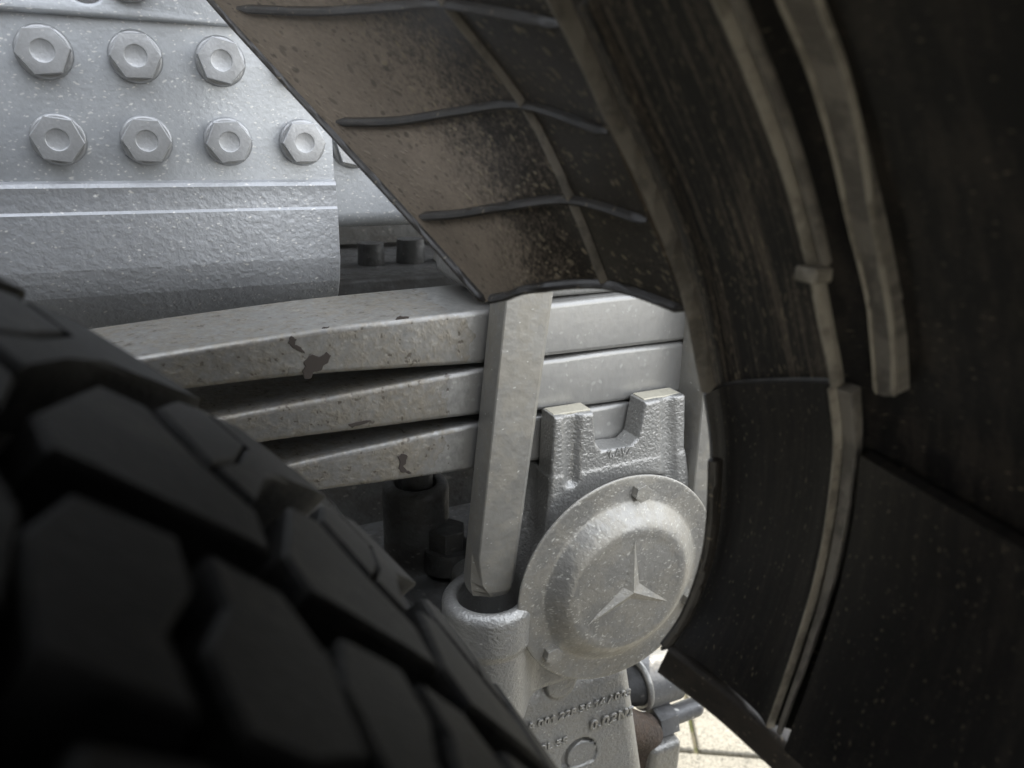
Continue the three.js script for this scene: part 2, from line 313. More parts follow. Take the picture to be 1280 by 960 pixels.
function sdfMesh(f, lo, hi, h) {                           // f(x, y, d): x, y from the lens, d inboard
  const nx = Math.ceil((hi[0] - lo[0]) / h) + 1, ny = Math.ceil((hi[1] - lo[1]) / h) + 1, nz = Math.ceil((hi[2] - lo[2]) / h) + 1, V = new Float32Array(nx * ny * nz), id = new Int32Array(nx * ny * nz).fill(-1), I3 = (i, j, k) => (k * ny + j) * nx + i;
  for (let k = 0; k < nz; k++) for (let j = 0; j < ny; j++) for (let i = 0; i < nx; i++) V[I3(i, j, k)] = (i === 0 || j === 0 || k === 0 || i === nx - 1 || j === ny - 1 || k === nz - 1) ? 0.01 : f(lo[0] + i * h, lo[1] + j * h, lo[2] + k * h);
  const pos = [], idx = [];
  const E = [[0, 1], [2, 3], [4, 5], [6, 7], [0, 2], [1, 3], [4, 6], [5, 7], [0, 4], [1, 5], [2, 6], [3, 7]];
  for (let k = 0; k < nz - 1; k++) for (let j = 0; j < ny - 1; j++) for (let i = 0; i < nx - 1; i++) {
    const c = []; let m = 0;
    for (let q = 0; q < 8; q++) { c.push(V[I3(i + (q & 1), j + (q >> 1 & 1), k + (q >> 2))]); if (c[q] < 0) m++; }
    if (m === 0 || m === 8) continue;
    let x = 0, y = 0, z = 0, n = 0;
    for (const [a, b] of E) if ((c[a] < 0) !== (c[b] < 0)) { const t = c[a] / (c[a] - c[b]); x += mix(a & 1, b & 1, t); y += mix(a >> 1 & 1, b >> 1 & 1, t); z += mix(a >> 2, b >> 2, t); n++; }
    id[I3(i, j, k)] = pos.length / 3; pos.push(lo[0] + (i + x / n) * h, lo[1] + (j + y / n) * h, lo[2] + (k + z / n) * h);
  }
  for (let k = 1; k < nz - 1; k++) for (let j = 1; j < ny - 1; j++) for (let i = 1; i < nx - 1; i++) {
    const a = V[I3(i, j, k)] < 0;
    const quad = (p, q, r, s, fl) => { if (p < 0 || q < 0 || r < 0 || s < 0) return; fl ? idx.push(p, q, r, p, r, s) : idx.push(p, r, q, p, s, r); };
    if (a !== V[I3(i + 1, j, k)] < 0) quad(id[I3(i, j - 1, k - 1)], id[I3(i, j, k - 1)], id[I3(i, j, k)], id[I3(i, j - 1, k)], a);
    if (a !== V[I3(i, j + 1, k)] < 0) quad(id[I3(i - 1, j, k - 1)], id[I3(i - 1, j, k)], id[I3(i, j, k)], id[I3(i, j, k - 1)], a);
    if (a !== V[I3(i, j, k + 1)] < 0) quad(id[I3(i - 1, j - 1, k)], id[I3(i, j - 1, k)], id[I3(i, j, k)], id[I3(i - 1, j, k)], a);
  }
  const N = new Float32Array(pos.length), e = 0.0006;
  for (let q = 0; q < pos.length; q += 3) {
    const [x, y, z] = [pos[q], pos[q + 1], pos[q + 2]], gx = f(x + e, y, z) - f(x - e, y, z), gy = f(x, y + e, z) - f(x, y - e, z), gz = f(x, y, z + e) - f(x, y, z - e), L = Math.hypot(gx, gy, gz) || 1;
    N[q] = gx / L; N[q + 1] = gy / L; N[q + 2] = -gz / L;
    pos[q] = x + EYE.x; pos[q + 1] = y + EYE.y; pos[q + 2] = -z;
  }
  for (let q = 0; q < idx.length; q += 3) { const t = idx[q]; idx[q] = idx[q + 1]; idx[q + 1] = t; }
  const g = new THREE.BufferGeometry(); g.setAttribute('position', new THREE.Float32BufferAttribute(pos, 3)); g.setAttribute('normal', new THREE.BufferAttribute(N, 3)); g.setIndex(idx);
  return boxUV(g);
}
const Y = (y) => EYE.y + y;                                // height given from the lens
const cylBetween = (a, b, r0, r1, seg = 28) => { const d = b.clone().sub(a), g = new THREE.CylinderGeometry(r1, r0, d.length(), seg, 1); g.applyQuaternion(new THREE.Quaternion().setFromUnitVectors(new THREE.Vector3(0, 1, 0), d.clone().normalize())); g.translate((a.x + b.x) / 2, (a.y + b.y) / 2, (a.z + b.z) / 2); return boxUV(g); };

/* hexagon-headed flange bolt, axis +z, base at the origin */
function hexShape(R, turn) { const s = new THREE.Shape(); for (let k = 0; k < 6; k++) { const a = turn + k * Math.PI / 3; k ? s.lineTo(Math.cos(a) * R, Math.sin(a) * R) : s.moveTo(Math.cos(a) * R, Math.sin(a) * R); } return s; }
function hexHead(R, h, turn, bev, dimple) {
  const s = hexShape(R - bev, turn);
  if (dimple) { const p = new THREE.Path(); p.absarc(0, 0, dimple, 0, Math.PI * 2, true); s.holes.push(p); }
  const g = new THREE.ExtrudeGeometry(s, { depth: h - bev, bevelEnabled: true, bevelThickness: bev, bevelSize: bev, bevelSegments: 3, curveSegments: 24 });
  const list = [boxUV(toCreasedNormals(g, 0.5))];
  if (dimple) { const prof = []; for (let k = 0; k <= 8; k++) { const q = k / 8; prof.push(new THREE.Vector2(Math.max(1e-5, q * (dimple + bev * 0.5)), h - 0.0010 * (1 - Math.pow(q, 2.2)) - bev * 0.15)); } list.push(boxUV(new THREE.LatheGeometry(prof, 28).rotateX(Math.PI / 2))); }
  list.forEach((q) => { for (const k of Object.keys(q.attributes)) if (!['position', 'normal', 'uv'].includes(k)) q.deleteAttribute(k); });
  return mergeGeometries(list);
}
const lathe = (prof, seg = 64) => boxUV(new THREE.LatheGeometry(prof.map(([r, h]) => new THREE.Vector2(Math.max(r, 1e-5), h)), seg).rotateX(Math.PI / 2));
const smoothProf = (ctrl, n) => { const c = new THREE.CatmullRomCurve3(ctrl.map(([a, b]) => new THREE.Vector3(a, b, 0)), false, 'centripetal'); return c.getPoints(n).map((p) => [p.x, p.y]); };

/* ------------------------------------------------------------------ ground */
{
  const g = new THREE.PlaneGeometry(120, 120).rotateX(-Math.PI / 2).translate(0, -0.012, 0);
  const uv = g.attributes.uv; for (let i = 0; i < uv.count; i++) uv.setXY(i, uv.getX(i) * 120, uv.getY(i) * 120);
  const m = new THREE.Mesh(g, paverMats[0]); m.name = 'pavement'; m.receiveShadow = true; m.userData = { kind: 'structure', label: 'sandy paved ground with mossy joints under the truck', category: 'pavement' }; scene.add(m);
  part('joint_bed', boxUV(new THREE.PlaneGeometry(3.2, 3.0).rotateX(-Math.PI / 2).rotateY(-0.52).translate(0.8, -0.006, -0.8)), M.joint, m);
  const L = 0.24, B = 0.16, gap = 0.008, a = -0.52, geo = boxUV(new RoundedBoxGeometry(L - gap, 0.05, B - gap, 2, 0.005));
  for (let r = -7; r <= 7; r++) for (let c = -5; c <= 5; c++) {
    const x = (c + (r & 1 ? 0.5 : 0)) * L + 0.072, z = r * B + 0.055;
    const X = Math.cos(a) * x + Math.sin(a) * z + 0.80, Z = -Math.sin(a) * x + Math.cos(a) * z - 0.80;
    const p = new THREE.Mesh(geo, paverMats[Math.floor(rnd() * 3)]); p.name = 'paver'; p.castShadow = p.receiveShadow = true;
    p.position.set(X, -0.019 + rr(-0.001, 0.001), Z); p.rotation.set(rr(-0.004, 0.004), a + rr(-0.006, 0.006), rr(-0.004, 0.004)); m.add(p);
  }
}

/* ----------------------------------------------------------- chassis frame */
{
  const t = thing('chassis_frame', 'silver grey steel chassis rail with rows of flanged hex bolts', 'truck frame', new THREE.Vector3(0, Y(-0.13), -0.50));
  part('rail', rbox(-1.1, 1.3, Y(-0.0665), Y(0.19), -0.58, -0.505, 0.011, 5), M.frame, t);
  // bolted plate: profile (z, y) extruded along x
  const prof = [[-0.504, 0.06], [-0.4905, 0.06], [-0.4900, -0.0335], [-0.4865, -0.0348], [-0.4855, -0.0365], [-0.4862, -0.0395], [-0.4862, -0.0497], [-0.4854, -0.0506], [-0.4849, -0.0512], [-0.4850, -0.0530], [-0.4853, -0.082], [-0.4900, -0.098], [-0.5000, -0.112], [-0.510, -0.125], [-0.52, -0.128], [-0.52, -0.12], [-0.504, -0.10]];
  const mk = (pr, x0, x1) => { const s = new THREE.Shape(pr.map(([z, y]) => new THREE.Vector2(-z, y))); const g = new THREE.ExtrudeGeometry(s, { depth: x1 - x0 - 0.0016, bevelEnabled: true, bevelThickness: 0.0008, bevelSize: 0.0006, bevelSegments: 2 }); g.rotateY(Math.PI / 2); g.translate(x0 + 0.0008, Y(0), 0); return boxUV(toCreasedNormals(g, 0.35)); };
  part('web_plate', mk([[-0.504, 0.053], [-0.4902, 0.053], [-0.4902, -0.037], [-0.504, -0.037]], -0.6, 0.1085), M.frame, t);
  part('lower_flange', mk([[-0.503, -0.03], ...prof.slice(2)], -0.6, 0.1085), M.frameLow, t);
  // upper panel, its lower edge slightly slanted, with a round hole
  const b = P(0, 8, 0.488), c = P(285, 29, 0.488), s = new THREE.Shape([[-0.6, b.y + (b.y - c.y) / (c.x - b.x) * 0.54 - EYE.y], [b.x, b.y - EYE.y], [c.x, c.y - EYE.y], [0.1075, c.y - EYE.y - 0.002], [0.1075, 0.19], [-0.6, 0.19]].map(([x, y]) => new THREE.Vector2(x, y)));
  const h = new THREE.Path(), hc = P(106, -16, 0.487); h.absellipse(hc.x, hc.y - EYE.y, 0.0105, 0.0095, 0, Math.PI * 2, true); s.holes.push(h);
  const up = new THREE.ExtrudeGeometry(s, { depth: 0.004, bevelEnabled: true, bevelThickness: 0.0018, bevelSize: 0.0018, bevelSegments: 4, curveSegments: 30 }); up.translate(0, EYE.y, -0.4901);
  part('upper_plate', boxUV(toCreasedNormals(up, 0.5)), M.frame, t);
  part('hole_backing', rbox(hc.x - 0.03, hc.x + 0.03, hc.y - 0.02, hc.y + 0.03, -0.504, -0.4925, 0.001), M.steelGrey, t);
  const R = 0.0129, headProto = [-0.14, 0.02, -0.05, -0.22, 0.10].map((k) => hexHead(R, 0.0098, k, 0.0009, 0.0062));
  const flange = lathe([[0, 0.0002], [0.0133, 0.0002], [0.0137, 0.0008], [0.0137, 0.0018], [0.0132, 0.0025], [0.0120, 0.0036], [0, 0.0036]], 48);
  let k = 0;
  const bolt = (x, y, z) => { const m = new THREE.Mesh(headProto[k++ % 5], M.bolt); m.name = 'hex_bolt'; m.castShadow = m.receiveShadow = true; m.position.set(x - t.position.x, y - t.position.y, z - t.position.z); t.add(m); part('flange', flange, M.bolt, m, true); };
  for (const x of [-0.1285, -0.0847, -0.0403, 0.003, 0.0466, 0.0898]) { bolt(x, Y(0.0328), -0.4902); bolt(x, Y(-0.0109), -0.4902); }
  bolt(0.0035, Y(0.0725), -0.4845); bolt(0.1245, Y(-0.0135), -0.505); bolt(0.1245, Y(0.033), -0.505);
}
/* oily machinery behind the spring: shade put into its colour, wall added behind */
{
  const t = thing('crossmember', 'oily cross beam and flanges behind the spring, shade of the gap put into the colour', 'truck beam', new THREE.Vector3(0, Y(-0.5), -0.72));
  part('beam', rbox(-0.9, 0.42, Y(-0.32), Y(-0.136), -0.60, -0.525, 0.01), M.greaseShade, t);
  part('upper_beam', rbox(-0.9, 0.5, Y(-0.088), Y(-0.05), -0.80, -0.70, 0.006), M.greaseShade, t);
  part('ledge', rbox(-0.9, 0.45, Y(-0.128), Y(-0.112), -0.74, -0.56, 0.004), M.greaseShade, t);
  part('wall', rbox(-0.9, 0.5, Y(-0.5), Y(0.3), -0.92, -0.86, 0.004), M.greaseShade, t);
  for (const [x, y, r] of [[0.20, -0.098, 0.013], [0.235, -0.105, 0.014], [0.165, -0.1, 0.012]]) part('pin', cylBetween(new THREE.Vector3(x, Y(y - 0.02), -0.62), new THREE.Vector3(x, Y(y + 0.006), -0.62), r, r * 0.9), M.greaseShade, t);
}

/* ------------------------------------------------------------- leaf spring */
{
  const t = thing('leaf_spring', 'stack of three grey steel spring leaves with flaking paint', 'leaf spring', new THREE.Vector3(0.16, Y(-0.203), -0.4175));
  const zf = -0.38, zb = -0.455;
  const defs = [ // [x, top, bottom]
    [[-0.5, -0.145, -0.158], [-0.2, -0.1205, -0.135], [-0.05, -0.1095, -0.1275], [0.022, -0.1043, -0.1258], [0.07, -0.1013, -0.1262], [0.116, -0.0998, -0.1284], [0.165, -0.0988, -0.1310], [0.21, -0.0985, -0.1314], [0.33, -0.0985, -0.1316], [0.7, -0.112, -0.13]],
    [[-0.5, -0.185, -0.198], [-0.2, -0.160, -0.174], [-0.05, -0.1475, -0.1625], [0.035, -0.1418, -0.1605], [0.0925, -0.1383, -0.1615], [0.165, -0.1336, -0.1633], [0.21, -0.1334, -0.1668], [0.33, -0.1336, -0.1688], [0.7, -0.147, -0.163]],
    [[-0.5, -0.222, -0.235], [-0.2, -0.196, -0.21], [0.0, -0.1795, -0.1945], [0.061, -0.1745, -0.1945], [0.104, -0.1716, -0.1966], [0.161, -0.1682, -0.1990], [0.2, -0.1700, -0.2008], [0.33, -0.1712, -0.2029], [0.7, -0.184, -0.20]]];
  defs.forEach((df, li) => {
    const top = df.map((q) => new THREE.Vector3(q[0], q[1], 0)), bot = df.map((q) => new THREE.Vector3(q[0], q[2], 0)), n = 160, r = 0.0032, secs = [];
    for (let i = 0; i <= n; i++) {
      const A = crv(top, i / n), B = crv(bot, i / n), ring = [];
      const corner = (cy, cz, a0) => { for (let k = 0; k <= 5; k++) { const a = (a0 + k * 18) * Math.PI / 180; ring.push([cy + Math.sin(a) * r, cz + Math.cos(a) * r]); } };
      corner(A.y - r, zf - r, 0); corner(A.y - r, zb + r, 90); corner(B.y + r, zb + r, 180); corner(B.y + r, zf - r, 270);
      secs.push([A.x, ring]);
    }
    const m = 24, pos = [], uv = [], idx = [], per = [0];
    for (let j = 1; j <= m; j++) { const a = secs[90][1][(j - 1) % m], b = secs[90][1][j % m]; per.push(per[j - 1] + Math.hypot(a[0] - b[0], a[1] - b[1])); }
    for (const [x, ring] of secs) for (let j = 0; j <= m; j++) { const q = ring[j % m]; pos.push(x, Y(q[0]), q[1]); uv.push((x + 0.2) / 0.7 + li * 0.005, per[j] / 0.22 + li * 0.31); }
    for (let i = 0; i < n; i++) for (let j = 0; j < m; j++) { const a = i * (m + 1) + j, b = a + m + 1; idx.push(a, b, a + 1, a + 1, b, b + 1); }
    const g = new THREE.BufferGeometry(); g.setAttribute('position', new THREE.Float32BufferAttribute(pos, 3)); g.setAttribute('uv', new THREE.Float32BufferAttribute(uv, 2)); g.setIndex(idx); g.computeVertexNormals();
    { const N = g.attributes.normal; for (let i = 0; i <= n; i++) { const a = i * (m + 1), b = a + m; const v = new THREE.Vector3(N.getX(a) + N.getX(b), N.getY(a) + N.getY(b), N.getZ(a) + N.getZ(b)).normalize(); N.setXYZ(a, v.x, v.y, v.z); N.setXYZ(b, v.x, v.y, v.z); } }
    part('leaf', g, M.leaf, t);
  });
  // spots where the paint has flaked off: thin dark scabs on the front faces
  const chip = (raw, d = 0.3803) => { const pts = []; raw.forEach((q, i) => { const r = raw[(i + 1) % raw.length]; for (let k = 0; k < 3; k++) pts.push([mix(q[0], r[0], k / 3) + (k ? rr(-1, 1) : 0), mix(q[1], r[1], k / 3) + (k ? rr(-1, 1) : 0)]); }); const s = new THREE.Shape(pts.map(([x, y]) => { const p = P(x, y, d); return new THREE.Vector2(p.x, p.y); })); const g = new THREE.ExtrudeGeometry(s, { depth: 0.0006, bevelEnabled: true, bevelThickness: 0.0002, bevelSize: 0.0002, bevelSegments: 1 }); g.translate(0, 0, -d); part('bare_patch', boxUV(g), M.chip, t); };
  chip([[380, 452], [390, 443], [399, 446], [408, 440], [413, 444], [410, 452], [404, 456], [401, 462], [392, 464], [389, 471], [381, 473], [378, 464], [382, 458]]);
  chip([[360, 428], [364, 420], [370, 424], [368, 431], [376, 434], [381, 441], [374, 438], [366, 434]]);
  chip([[497, 570], [504, 567], [509, 570], [507, 577], [503, 582], [508, 588], [514, 591], [503, 590], [498, 585], [500, 577]]);
  chip([[435, 530], [448, 527], [463, 525], [452, 530], [440, 534]]);
  chip([[396, 413], [404, 409], [411, 408], [408, 413], [400, 416]], 0.3825); chip([[492, 401], [500, 395], [511, 396], [506, 401], [498, 404]], 0.3825);
}
/* block seated on the spring */
{
  const t = thing('spring_pad', 'rounded grey steel block seated on the top spring leaf', 'spring pad', new THREE.Vector3(0.22, Y(-0.098), -0.42));
  part('block', sdfMesh((x, y, d) => smax(sdBox(x, y, d, 0.162, 0.30, -0.0975, -0.030, 0.388, 0.4535, 0.006), (-(x - 0.162) * 0.6 - (y + 0.0975) * 0.8) + 0.0085, 0.002), [0.15, -0.104, 0.38], [0.31, -0.022, 0.462], 0.0018), M.cast, t);
}
/* square clamp bolts over the spring */
function clampBolt(label, top, bot, w, dep, x2) {
  const t = thing('clamp_bolt', label, 'clamp bolt', new THREE.Vector3(bot.x, bot.y, bot.z), 'spring clamp bolts');
  const out = new THREE.Vector3(0, 0, 1), pts = [], n = 10;
  for (let i = 0; i <= n; i++) pts.push({ p: top.clone().lerp(bot, i / n), out, s: 1 - 0.10 * i / n, sb: 1 });
  const c = 0.0042, W = w / 2, D = dep / 2, sec = [[W - 0.0015, D], [-W + c * 0.2, D], [-W, D - 0.0006], [-W - 0.0012, D - c * 2], [-W, -D], [W, -D], [W + 0.001, -D + 0.003], [W + 0.001, D - 0.0015]].map(([a, b]) => [-a, b]);
  const cut = (q) => sec.map(([a, b], k) => (k === 1 || k === 2) ? [a - q * 0.013, b] : k === 3 ? [a - q * 0.002, b + 0.002 * q] : [a, b]);
  pts[n].sec = cut(0.35); pts[n - 1].sec = cut(0);
  pts.push({ p: top.clone().lerp(bot, 1.035), out, s: 0.87, sb: 0.9, sec: cut(0.75) }, { p: top.clone().lerp(bot, 1.06), out, s: 0.78, sb: 0.7, sec: cut(1) });
  part('leg', bar(pts, sec, 0.25), M.strap, t);
  const arc = []; for (let k = 0; k <= 20; k++) { const a = k / 20 * Math.PI; arc.push({ p: new THREE.Vector3(top.x, top.y - 0.001 + Math.sin(a) * 0.022, top.z - 0.05 + Math.cos(a) * 0.05), out: new THREE.Vector3(0, Math.sin(a) * 0.022, Math.cos(a) * 0.05).normalize() }); }
  part('bend', bar(arc, rectSec(w, dep, 0.003)), M.strap, t);
  return t;
}
clampBolt('flat sided grey clamp bolt with a chamfered foot set in the cast socket', new THREE.Vector3(0.1835, Y(-0.085), -0.3675), new THREE.Vector3(0.1650, Y(-0.268), -0.3675), 0.0285, 0.020);
clampBolt('grey clamp bolt half hidden behind the edge of the liner', new THREE.Vector3(0.3245, Y(-0.085), -0.3675), new THREE.Vector3(0.3265, Y(-0.30), -0.3675), 0.0285, 0.025);

/* ----------------------------------------------------- cast spring seating */
{
  const t = thing('cast_bracket', 'grainy grey cast bracket with two grooved prongs and a round socket', 'cast bracket', new THREE.Vector3(0.24, Y(-0.37), -0.40));
  const outline = [[0.2040, -0.1635], [0.2325, -0.1645], [0.2350, -0.1850], [0.2395, -0.1912], [0.2610, -0.1925], [0.2668, -0.1875], [0.2700, -0.1632], [0.3022, -0.1622], [0.306, -0.20], [0.316, -0.24], [0.320, -0.31], [0.205, -0.31], [0.200, -0.26], [0.2035, -0.215]];
  const seat = (x, y, d) => {
    const p2 = sdPoly(x, y, outline);
    let s = sdExt(p2, d, 0.3605, 0.379, 0.0022);
    s = smin(s, smax(sdExt(p2, d, 0.3605, 0.455, 0.003), y + 0.2045, 0.002), 0.003);
    s = smax(s, -sdCap(x, y, d, [0.2163, -0.155, 0.3565], [0.2182, -0.208, 0.3595], 0.0074, 0.0046), 0.003);
    s = smax(s, -sdCap(x, y, d, [0.2868, -0.155, 0.3575], [0.2955, -0.226, 0.3568], 0.0060, 0.0068), 0.003);
    const rec = Math.max(Math.hypot(x - 0.262, y + 0.291) - 0.0765, 0.2325 - x, x - 0.2925, d - 0.3690);
    s = smax(s, -rec, 0.004);
    s = smin(s, sdCyl(Math.hypot(x - 0.2514, y + 0.281), d - 0.385, 0.061, 0.037, 0.002), 0.003);
    // leg down to the socket
    let leg = smin(sdCap(x, y, d, [0.212, -0.205, 0.405], [0.200, -0.245, 0.402], 0.014, 0.016), sdCap(x, y, d, [0.200, -0.245, 0.402], [0.195, -0.31, 0.385], 0.016, 0.022), 0.01);
    const cx = 0.1660, cd = 0.3695, rad = Math.hypot(x - cx, d - cd);
    let ring = sdCyl(rad, y + 0.298, 0.0300, 0.0170, 0.007);
    ring = smin(ring, sdCyl(rad, y + 0.34, 0.0268, 0.05, 0.004), 0.003);
    ring = smin(ring, sdBox(x, y, d, 0.16, 0.235, -0.37, -0.288, 0.362, 0.43, 0.008), 0.014);
    s = smin(s, smin(leg, ring, 0.022), 0.012);
    s = smax(s, -sdCyl(rad, y + 0.25, 0.0202, 0.072, 0.003), 0.005);
    return s;
  };
  part('casting', sdfMesh(seat, [0.128, -0.375, 0.334], [0.328, -0.156, 0.462], 0.0015), M.cast, t);
  part('machined_top', rbox(0.2052, 0.2318, Y(-0.1652), Y(-0.1632), -0.377, -0.3645, 0.0009), M.machined, t);
  part('machined_top', rbox(0.2712, 0.3008, Y(-0.1645), Y(-0.1622), -0.377, -0.3645, 0.0009), M.machined, t);
  const font = await new FontLoader().loadAsync('fonts/droid/droid_sans_bold.typeface.json');
  const text = (str, size, p, par, mat, rot = 0, depth = 0.0008, tiltX = 0) => { const g = new TextGeometry(str, { font, size, depth, curveSegments: 3, bevelEnabled: true, bevelThickness: 0.0003, bevelSize: 0.0002, bevelSegments: 1 }); g.rotateX(tiltX); g.rotateZ(rot); g.translate(p.x, p.y, p.z); return part('raised_lettering', boxUV(g), mat, par); };
  text('1.AVZ', 0.0052, new THREE.Vector3(0.2432, Y(-0.1905) - 0.0062, -0.3607), t, M.cast, -0.03, 0.0006);
  text('E 39', 0.0075, new THREE.Vector3(0.2465, Y(-0.2268), -0.3696), t, M.cast, 0.1, 0.0009);

  /* lower casting with its part number */
  const l = thing('axle_casting', 'silver grey cast arm with a raised part number below the round cover', 'axle casting', new THREE.Vector3(0.23, Y(-0.6), -0.40));
  const low = (x, y, d) => {
    const xs = x - (-(y + 0.38)) * 0.16, ds = d - (y + 0.38) * 0.10;
    let s = sdBox(xs, y, ds, 0.150, 0.2845, -0.62, -0.3685, 0.366, 0.45, 0.016);
    s = smin(s, sdBox(x, y, d, 0.168, 0.2135, -0.40, -0.3395, 0.372, 0.43, 0.005), 0.006);
    s = smin(s, sdCyl(Math.hypot(x - 0.222, y + 0.3705), d - 0.39, 0.0125, 0.026, 0.002), 0.002);
    const rec = Math.max(Math.hypot(x - 0.2375, y + 0.4385) - 0.0150, ds - 0.3715, -(y + 0.447));
    s = smax(s, -rec, 0.0012);
    s = smin(s, Math.max(sdCyl(Math.hypot(x - 0.2405, y + 0.4405), ds - 0.372, 0.0125, 0.0045, 0.001), -(y + 0.447)), 0.001);
    return s;
  };
  part('arm', sdfMesh(low, [0.13, -0.63, 0.33], [0.34, -0.33, 0.47], 0.0017), M.castDusty, l);
  const fz = (y) => -(0.366 + (y + 0.38) * 0.10) - 0.0003;
  text('A 001 228 56 14 / 003', 0.0064, new THREE.Vector3(0.1945, Y(-0.4005), fz(-0.4005)), l, M.castDusty, 0, 0.0009, 0.10);
  text('0.02NI', 0.0088, new THREE.Vector3(0.2455, Y(-0.4185), fz(-0.4185)), l, M.castDusty, 0, 0.0011, 0.10);
  text('DL 58', 0.0066, new THREE.Vector3(0.2035, Y(-0.4225), fz(-0.4225)), l, M.castDusty, 0, 0.0005, 0.10);
}
/* round cover with a three-pointed star */
{
  const c = new THREE.Vector3(0.2514, Y(-0.2811), -0.3462), t = thing('round_cover', 'round pressed grey metal cover with a raised three-pointed star', 'cover', c);
  const prof = smoothProf([[0.0757, -0.0006], [0.0760, 0.0003], [0.0754, 0.0010], [0.070, 0.0012], [0.0625, 0.0013], [0.0585, 0.0020], [0.0555, 0.0040], [0.0515, 0.0072], [0.0475, 0.0100], [0.0440, 0.0116], [0.0405, 0.0119], [0.037, 0.0116], [0.03, 0.0117], [0.018, 0.0120], [0.0001, 0.0121]], 90);
  part('dish', lathe([...prof, ].concat([]), 96), M.cap, t, true);
  part('rear_face', lathe([[0.0757, -0.0006], [0.05, -0.0006], [0.0001, -0.0006]], 64), M.cap, t, true);
  const pos = [], peak = [0, 0, 0.0036], R = 0.0365, r = 0.0076, h0 = -0.0002;
  const ring = []; for (let k = 0; k < 6; k++) { const a = Math.PI / 2 + k * Math.PI / 3, q = k % 2 ? r : R; ring.push([Math.cos(a) * q, Math.sin(a) * q, h0]); }
  for (let k = 0; k < 6; k++) pos.push(...peak, ...ring[k], ...ring[(k + 1) % 6]);
  const g = new THREE.BufferGeometry(); g.setAttribute('position', new THREE.Float32BufferAttribute(pos, 3)); g.computeVertexNormals(); g.translate(0, 0, 0.012);
  part('star', boxUV(g), M.cap, t, true);
  const head = hexHead(0.0062, 0.0052, 0.3, 0.0004, 0);
  for (const a of [83, 218, 333]) { const m = part('hex_bolt', head.clone().translate(Math.cos(a * Math.PI / 180) * 0.0652, Math.sin(a * Math.PI / 180) * 0.0652, 0.0012), M.cap, t, true); }
}
/* track rod joint, stud and nut */
{
  const V = (x, y, z) => new THREE.Vector3(x, Y(y), z);
  const t = thing('rod_joint', 'grey steering rod end with dark rubber bush beside the cast arm', 'rod end', V(0.37, -0.49, -0.43));
  const y0 = -0.466, z0 = -0.432;
  part('housing', cylBetween(V(0.340, y0, z0), V(0.378, y0 - 0.002, z0), 0.023, 0.0225, 40), M.steelGrey, t);
  part('bush', cylBetween(V(0.318, y0, z0), V(0.3405, y0, z0), 0.0145, 0.0185, 32), M.darkMetal, t);
  part('seal_ring', boxUV(new THREE.TorusGeometry(0.0205, 0.003, 12, 40).rotateY(Math.PI / 2).translate(0.3415, Y(y0), z0)), M.cast, t);
  part('clamp_ring', cylBetween(V(0.378, y0, z0), V(0.384, y0, z0), 0.0195, 0.0195, 32), M.darkMetal, t);
  part('rod', cylBetween(V(0.384, y0, z0), V(0.62, y0 - 0.01, z0 - 0.02), 0.018, 0.018, 32), M.cast, t);
  const s = thing('stud', 'rusty link with grey nut and protruding threaded stud end', 'bolt', V(0.36, -0.53, -0.41));
  const link = (x, y, d) => smin(sdCap(x, y, d, [0.300, -0.470, 0.405], [0.338, -0.502, 0.412], 0.016, 0.015), sdCap(x, y, d, [0.338, -0.502, 0.412], [0.335, -0.56, 0.42], 0.015, 0.015), 0.006);
  part('link', sdfMesh(link, [0.27, -0.59, 0.38], [0.365, -0.445, 0.44], 0.002), M.rust, s);
  part('collar', sdfMesh((x, y, d) => sdBox(x, y, d, 0.334, 0.366, -0.565, -0.5045, 0.392, 0.44, 0.006), [0.325, -0.575, 0.385], [0.375, -0.495, 0.447], 0.002), M.castDusty, s);
  const nut = hexHead(0.0142, 0.018, 0.2, 0.001, 0); nut.rotateY(Math.PI / 2); nut.translate(0.350, Y(-0.4985), -0.414); part('nut', nut, M.steelGrey, s);
  part('stud_end', boxUV(new THREE.CapsuleGeometry(0.0088, 0.026, 6, 24).rotateZ(Math.PI / 2).translate(0.381, Y(-0.497), -0.414)), M.steelGrey, s);
}
/* axle pad, rear ring and nut: recess shade put into their greasy colour */
{
  const t = thing('axle_beam', 'greasy axle pad with a round lug and hex nut, recess shade put into its colour', 'axle', new THREE.Vector3(0.1, Y(-0.5), -0.45));
  const f = (x, y, d) => {
    let s = sdBox(x, y, d, -0.05, 0.255, -0.50, -0.305, 0.405, 0.60, 0.02);
    s = smin(s, sdCap(x, y, d, [0.06, -0.215, 0.405], [0.105, -0.31, 0.40], 0.016, 0.022), 0.02);
    const rad = Math.hypot(x - 0.148, d - 0.46);
    s = smin(s, sdCyl(rad, y + 0.29, 0.024, 0.05, 0.005), 0.012);
    s = smax(s, -sdCyl(rad, y + 0.24, 0.0145, 0.03, 0.002), 0.003);
    return s;
  };
  part('pad', sdfMesh(f, [-0.07, -0.52, 0.37], [0.38, -0.19, 0.61], 0.0032), M.greaseShade, t);
  part('rear_leg', cylBetween(new THREE.Vector3(0.148, Y(-0.29), -0.46), new THREE.Vector3(0.152, Y(-0.15), -0.46), 0.011, 0.011), M.greaseShade, t);
  const nut = hexHead(0.0135, 0.016, 0.1, 0.001, 0); nut.rotateX(-Math.PI / 2); nut.translate(0.163, Y(-0.285), -0.437); part('hex_nut', nut, M.greaseShade, t);
  part('washer', cylBetween(new THREE.Vector3(0.163, Y(-0.30), -0.437), new THREE.Vector3(0.163, Y(-0.284), -0.437), 0.018, 0.017), M.greaseShade, t);
}

